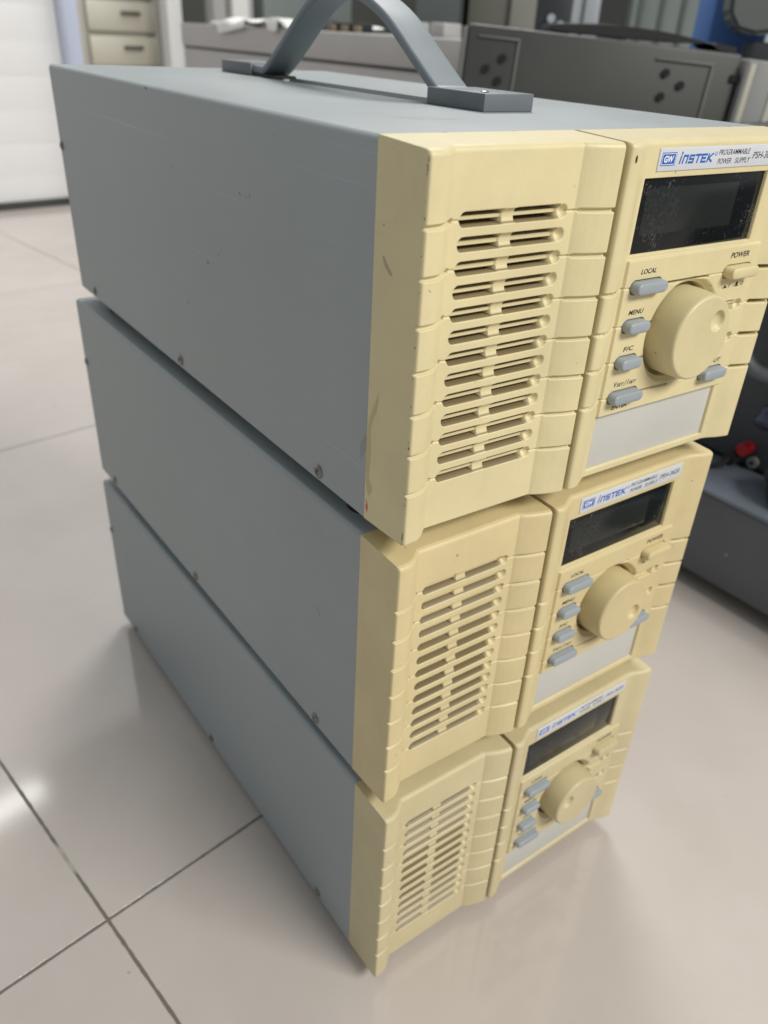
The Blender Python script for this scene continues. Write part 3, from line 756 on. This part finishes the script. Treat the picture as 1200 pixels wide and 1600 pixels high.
def paint_unit(o, tint): o.color = (*tint, 1)
def power_supply(first, loc, rz, tint, label, knob):
    u = empty('power_supply', loc, rz, label=label, category='power supply', group='stacked bench power supplies')
    link('case', me_case, M_case, u)
    for (y, z) in ((37.5, 4.7), (197, 4.7), (357, 4.7), (386.5, 96.5)):
        s = link('screw', me_screw, M_screw, u); s.location = (.0002 - .0002, y * MM, z * MM)
        s.rotation_euler = (random.random() * 3, 0, 0)
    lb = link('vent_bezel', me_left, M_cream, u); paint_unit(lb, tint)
    rb = link('control_bezel', me_right, M_cream, u); paint_unit(rb, tint)
    link('vent_baffle', me_back, M_black, u)
    link('front_chassis', me_gapf, M_black, u)
    for me in me_legends: link('legend', me, M_ink, rb)
    for me in me_symbols: link('push_symbol', me, M_ink, rb)
    dw = link('display_window', me_disp, M_glassblack, u); link('display_pane', me_lcd, M_lcd, dw)
    link('lower_cover', me_plate, M_plate, u)
    nl = link('name_label', me_label, M_label, u)
    link('emblem_square', me_gwq, M_blue, nl); link('emblem_outline', me_gwf, M_white, nl); link('emblem_letters', me_gwt, M_white, nl)
    link('maker_lettering', me_logo, M_blue, nl); link('registered_mark', me_r, M_blue, nl); link('model_lettering', me_title, M_ink, nl)
    for n, me in me_btn: link(n, me, M_button, u)
    pb = link('power_button', me_pwr, M_cream, u); paint_unit(pb, tuple(t * .96 for t in tint))
    kb = link('tuning_knob', knob_mesh(*knob), M_cream, u); kb.location = (152 * MM, 0, 65.2 * MM); paint_unit(kb, tuple(t * .93 for t in tint))
    for fx in (16, W - 16):
        for fy in (22, D - 40):
            f = link('foot', me_foot, M_rubber, u); f.location = (fx * MM, fy * MM, -4.72 * MM)
    return u
U1 = power_supply(0, (0, 0, .0094), 0, (.59, .505, .30), 'lowest yellowed power supply standing on the tiled floor', (-10.0, 5.5))
U2 = power_supply(1, (-.0003, .0027, .1638), -.006, (.625, .52, .285), 'middle yellowed power supply between the other two of the stack', (9.0, -4.0))
U3 = power_supply(2, (-.0003, .0009, .3182), -.021, (.665, .575, .335), 'topmost power supply carrying the grey carry handle and a brown side stain', (8.3, 6.8))

# ---- carry handle of the top unit
hd = empty('carry_handle', (0, 0, 0)); hd.parent = U3
def catmull(P, n=8):
    out = []
    P = [P[0]] + P + [P[-1]]
    for i in range(1, len(P) - 2):
        for k in range(n):
            t = k / n; a, b, c, d = [Vector(q) for q in P[i - 1:i + 3]]
            out.append(.5 * ((2 * b) + (-a + c) * t + (2 * a - 5 * b + 4 * c - d) * t * t + (-a + 3 * b - 3 * c + d) * t ** 3))
    out.append(Vector(P[-2])); return out
def strap_mesh():
    path = catmull([(92, 149.6), (104, 150.0), (110, 152.6), (127, 163.2), (151, 178.2), (171, 186.6), (186, 190.0), (201, 191.0), (216, 190.0), (231, 185.4), (247, 176.2), (270, 161.4), (290, 149.6), (298, 148.8), (309, 149.0)])
    hw, ht = 10.0, 2.4
    sec = []
    for cx, cz, a0 in ((hw - 1.6, ht - 1.6, 0), (-(hw - 1.6), ht - 1.6, 90), (-(hw - 1.6), -(ht - 1.6), 180), (hw - 1.6, -(ht - 1.6), 270)):
        for k in range(5):
            a = math.radians(a0 + 90 * k / 4); sec.append((cx + 1.6 * math.cos(a), cz + 1.6 * math.sin(a)))
    vs = []; fs = []; m = len(sec); n = len(path)
    for i, p in enumerate(path):
        d = (path[min(i + 1, n - 1)] - path[max(i - 1, 0)]).normalized(); up = Vector((-d.y, d.x))
        cx = 113.2 + (p.x - 100) * .018
        for (sx, su) in sec: vs.append(((cx + sx) * MM, (p.x + up.x * su) * MM, (p.y + up.y * su) * MM))
    for i in range(n - 1):
        for k in range(m): a = i * m + k; b = i * m + (k + 1) % m; fs.append((a, b, b + m, a + m))
    fs += [tuple(range(m)), tuple(reversed(range((n - 1) * m, n * m)))]
    bm = bmesh.new(); me0 = mesh_from('t', vs, fs); bm.from_mesh(me0); me = bm_mesh('handle_strap', bm, True); me.set_sharp_from_angle(angle=math.radians(40)); return me
link('handle_strap', strap_mesh(), M_handle, hd)
for (nm, x0, x1, y0, y1) in (('handle_mount', 100.6, 130.2, 66.2, 108.5), ('handle_mount', 105.2, 132.5, 306, 350)):
    mt = link(nm, rounded_plate(nm, x0, x1, y0, y1, 0, 0, 0) if False else boxes(nm, [(x0 * MM, x1 * MM, y0 * MM, y1 * MM, 145.0 * MM, 152.3 * MM)], .5 * MM, 3), M_mount, hd)
link('pivot_plate', boxes('pivot_plate', [(.1065, .1225, .276, .3055, .1449, .1466)], .0003), M_rubber, hd)
s = link('mount_screw', me_screw, M_screw, hd); s.location = (.1065, .0735, .1521); s.rotation_euler = (0, math.radians(90), 0); s.scale = (.7, .7, .7)

# ---- stains on the top unit's side
def blot(name, pts, x, mat, n=6):
    pts = [(p[0] * MM, p[1] * MM) for p in pts]
    P = catmull([(a, b) for a, b in pts] + [pts[0]], n)[:-1]
    bm = bmesh.new(); f1 = [bm.verts.new((x * MM, p.x, p.y)) for p in P]
    f = bm.faces.new(f1); bmesh.ops.triangulate(bm, faces=[f])
    return bm_mesh(name, bm)
vb = [c for c in U3.children if c.name.startswith('vent_bezel')][0]
cs = [c for c in U3.children if c.name.startswith('case')][0]
def strip(name, rows, x, n=6):
    rows = catmull([Vector((z, a, b)) for z, a, b in rows], n) if False else rows
    Z = [q[0] for q in rows]; zz = np.linspace(Z[0], Z[-1], 90); o = -1 if Z[0] > Z[-1] else 1
    A = np.interp(o * zz, [o * z for z in Z], [q[1] for q in rows]); B = np.interp(o * zz, [o * z for z in Z], [q[2] for q in rows])
    k = np.ones(5) / 5; A = np.convolve(np.pad(A, 2, 'edge'), k, 'valid'); B = np.convolve(np.pad(B, 2, 'edge'), k, 'valid')
    vs = []; fs = []
    for z, a, b in zip(zz, A, B): vs += [(x * MM, a * MM, z * MM), (x * MM, b * MM, z * MM)]
    for i in range(len(zz) - 1): fs.append((2 * i, 2 * i + 2, 2 * i + 3, 2 * i + 1))
    return mesh_from(name, vs, fs, False)
link('glue_stain', strip('glue_stain', [(57.6, -6.3, -6.4), (55, -5.4, -7.0), (51, -3.6, -6.1), (46.5, -1.5, -4.1), (42, -.5, -2.2), (38, -.3, -2.5), (33, -.25, -3.1), (27, -.2, -2.9), (20, -.2, -2.4), (18, -.3, -3.4), (16.8, -.6, -5.2), (14.5, -1.2, -4.7), (12.8, -2.0, -3.6), (12.2, -2.7, -2.9)], -.05), M_stain, vb, label='brown dried glue run down the bezel side')
link('glue_smear', blot('glue_smear', [(.4, 38.5), (2.6, 35.5), (4.6, 31), (4.2, 25.5), (3.0, 27), (1.6, 30), (.4, 31.5)], -.06, M_stain2), M_stain2, cs)
link('orange_mark', join('orange_mark', [blot('q', [(-.6, 9.6), (-1.4, 9.0), (-2.6, 7.2), (-1.8, 7.0)], -.06, M_red), blot('q', [(-.5, 7.2), (-1.9, 6.9), (-1.6, 4.6), (-1.1, 4.6), (-.9, 6.2)], -.06, M_red), blot('q', [(-2.0, 6.8), (-2.7, 6.9), (-2.2, 4.0), (-1.8, 4.0)], -.06, M_red)]), M_red, vb)

# ---- wear: chips on the bezel's outer edge, dots on its joint, scratches on the lid
M_chip = plain('dark_wear', (.10, .075, .05), .6)
rw = random.Random(8)
chips = []
for k in range(26):
    zz = rw.choice([rw.uniform(112, 142), rw.uniform(1.8, 7), rw.uniform(10, 110)]); yy = -27.4 + rw.uniform(-.3, .35); a = rw.uniform(.12, .35); b = rw.uniform(.2, 1.1)
    chips.append(blot('q', [(yy, zz - b), (yy + a, zz), (yy, zz + b), (yy - a * .6, zz)], -.05, M_chip, 3))
link('edge_wear', join('edge_wear', chips), M_chip, vb)
def lid_marks():
    vs = []; fs = []
    def mark(x0, y0, x1, y1, wd, z):
        d = Vector((x1 - x0, y1 - y0)).normalized(); n = Vector((-d.y, d.x)) * wd / 2; b = len(vs)
        for p in ((x0 - n.x, y0 - n.y), (x1 - n.x, y1 - n.y), (x1 + n.x, y1 + n.y), (x0 + n.x, y0 + n.y)): vs.append((p[0] * MM, p[1] * MM, z * MM))
        fs.append((b, b + 1, b + 2, b + 3))
    for x in (27, 58.5, 121, 186): mark(x, .3, x + 1.3, .25, .7, 145.04)
    mark(38, 47, 62, 38, .22, 145.04); mark(52, 51, 66, 37, .18, 145.04); mark(41, 60, 49, 41, .18, 145.04); mark(30, 62, 46, 66, .2, 145.04); mark(165, 22, 168, 20, .5, 145.04)
    mark(12, 150, 15, 146, .4, 145.04)
    return mesh_from('lid_scratches', vs, fs, False)
link('lid_scratches', lid_marks(), M_chip, cs)

link('side_marks', join('side_marks', [blot('q', [(106.6, 110.6), (106.0, 109.4), (105.7, 109.6), (106.1, 110.9)], -.06, M_chip, 3), blot('q', [(99.9, 110.1), (99.7, 109.2), (99.3, 109.6)], -.06, M_chip, 3),
     blot('q', [(96.8, 111.5), (96.6, 110.0), (96.2, 110.2), (96.4, 111.6)], -.06, M_chip, 3), blot('q', [(212.4, 143.6), (211, 142.9), (209.6, 143.1), (211.2, 143.9)], -.06, M_chip, 3)]), M_chip, cs)
vb2 = [c for c in U2.children if c.name.startswith('case')][0]
link('side_scratch', blot('side_scratch', [(36.9, 83.6), (34.6, 80.6), (32.5, 78.1), (34.3, 80.8)], -.06, M_chip, 4), M_chip, vb2)
M_smudge = plain('grey_rub_mark', (.40, .35, .22), .5, noise=.2, nscale=300)
link('rub_mark', blot('rub_mark', [(-6.0, 108.2), (-8.5, 105.6), (-11.6, 102.8), (-10.2, 102.6), (-7.2, 104.6), (-5.6, 107.0)], -.06, M_smudge, 5), M_smudge, vb)
# more background clutter
bk = empty('black_device', (0, 0, 0), label='narrow black device with two small silver knobs just above the dark chassis', category='device')
link('device_body', fbox('device_body', -.118, -.062, 1.62, 1.75, 0, .64), M_monb, bk)
for (a, b) in ((-.090, .525), (-.074, .516)):
    p = FR @ Vector((a, 1.612, b)); o = link('silver_knob', cyl('silver_knob', .0065, .012, 'y', 20), M_alu, bk); o.location = p; o.rotation_euler = (0, 0, math.atan2(wv.y, wv.x))
def tube(name, pts, rad, seg=12):
    P = [Vector(p) for p in pts]; P = [P[0]] + P + [P[-1]]; path = []
    for i in range(1, len(P) - 2):
        for k in range(10):
            t = k / 10; a, b, c, d = P[i - 1:i + 3]
            path.append(.5 * ((2 * b) + (-a + c) * t + (2 * a - 5 * b + 4 * c - d) * t * t + (-a + 3 * b - 3 * c + d) * t ** 3))
    path.append(P[-2]); vs = []; fs = []
    for i, p in enumerate(path):
        d = (path[min(i + 1, len(path) - 1)] - path[max(i - 1, 0)]).normalized(); u = d.cross(Vector((.3, .2, 1))).normalized(); v = d.cross(u)
        for k in range(seg): a = 2 * math.pi * k / seg; vs.append(p + u * rad * math.cos(a) + v * rad * math.sin(a))
    for i in range(len(path) - 1):
        for k in range(seg): a = i * seg + k; b = i * seg + (k + 1) % seg; fs.append((a, b, b + seg, a + seg))
    return mesh_from(name, vs, fs)
M_cab1 = plain('grey_cable', (.10, .105, .115), .5)
link('thick_cable', tube('thick_cable', [(.62, .26, .4275), (.592, .235, .40), (.578, .20, .30), (.575, .17, .235), (.585, .14, .222), (.5965, .125, .225)], .0075), M_cab1, label='thick grey cable hanging over the front of the slate grey instrument', category='cable')
link('thin_cable', tube('thin_cable', [(.5845, .161, .126), (.572, .163, .121), (.562, .175, .121), (.556, .21, .121), (.57, .26, .121), (.585, .30, .121)], .0028), M_rubber, label='thin black cable running from the black terminal along the instrument rim', category='cable')

rbz = [c for c in U3.children if c.name.startswith('control_bezel')][0]
def front_chip(cx, cz, rx, rz, y):
    n = 20; vs = [((cx + rx * math.cos(2 * math.pi * k / n) * (1 + .2 * math.sin(3 * k))) * MM, y * MM, (cz + rz * math.sin(2 * math.pi * k / n)) * MM) for k in range(n)]
    return mesh_from('paint_chip', vs, [tuple(range(n))], False)
link('paint_chip', front_chip(94.3, 138.3, .42, 1.35, -28.42), M_black, rbz)
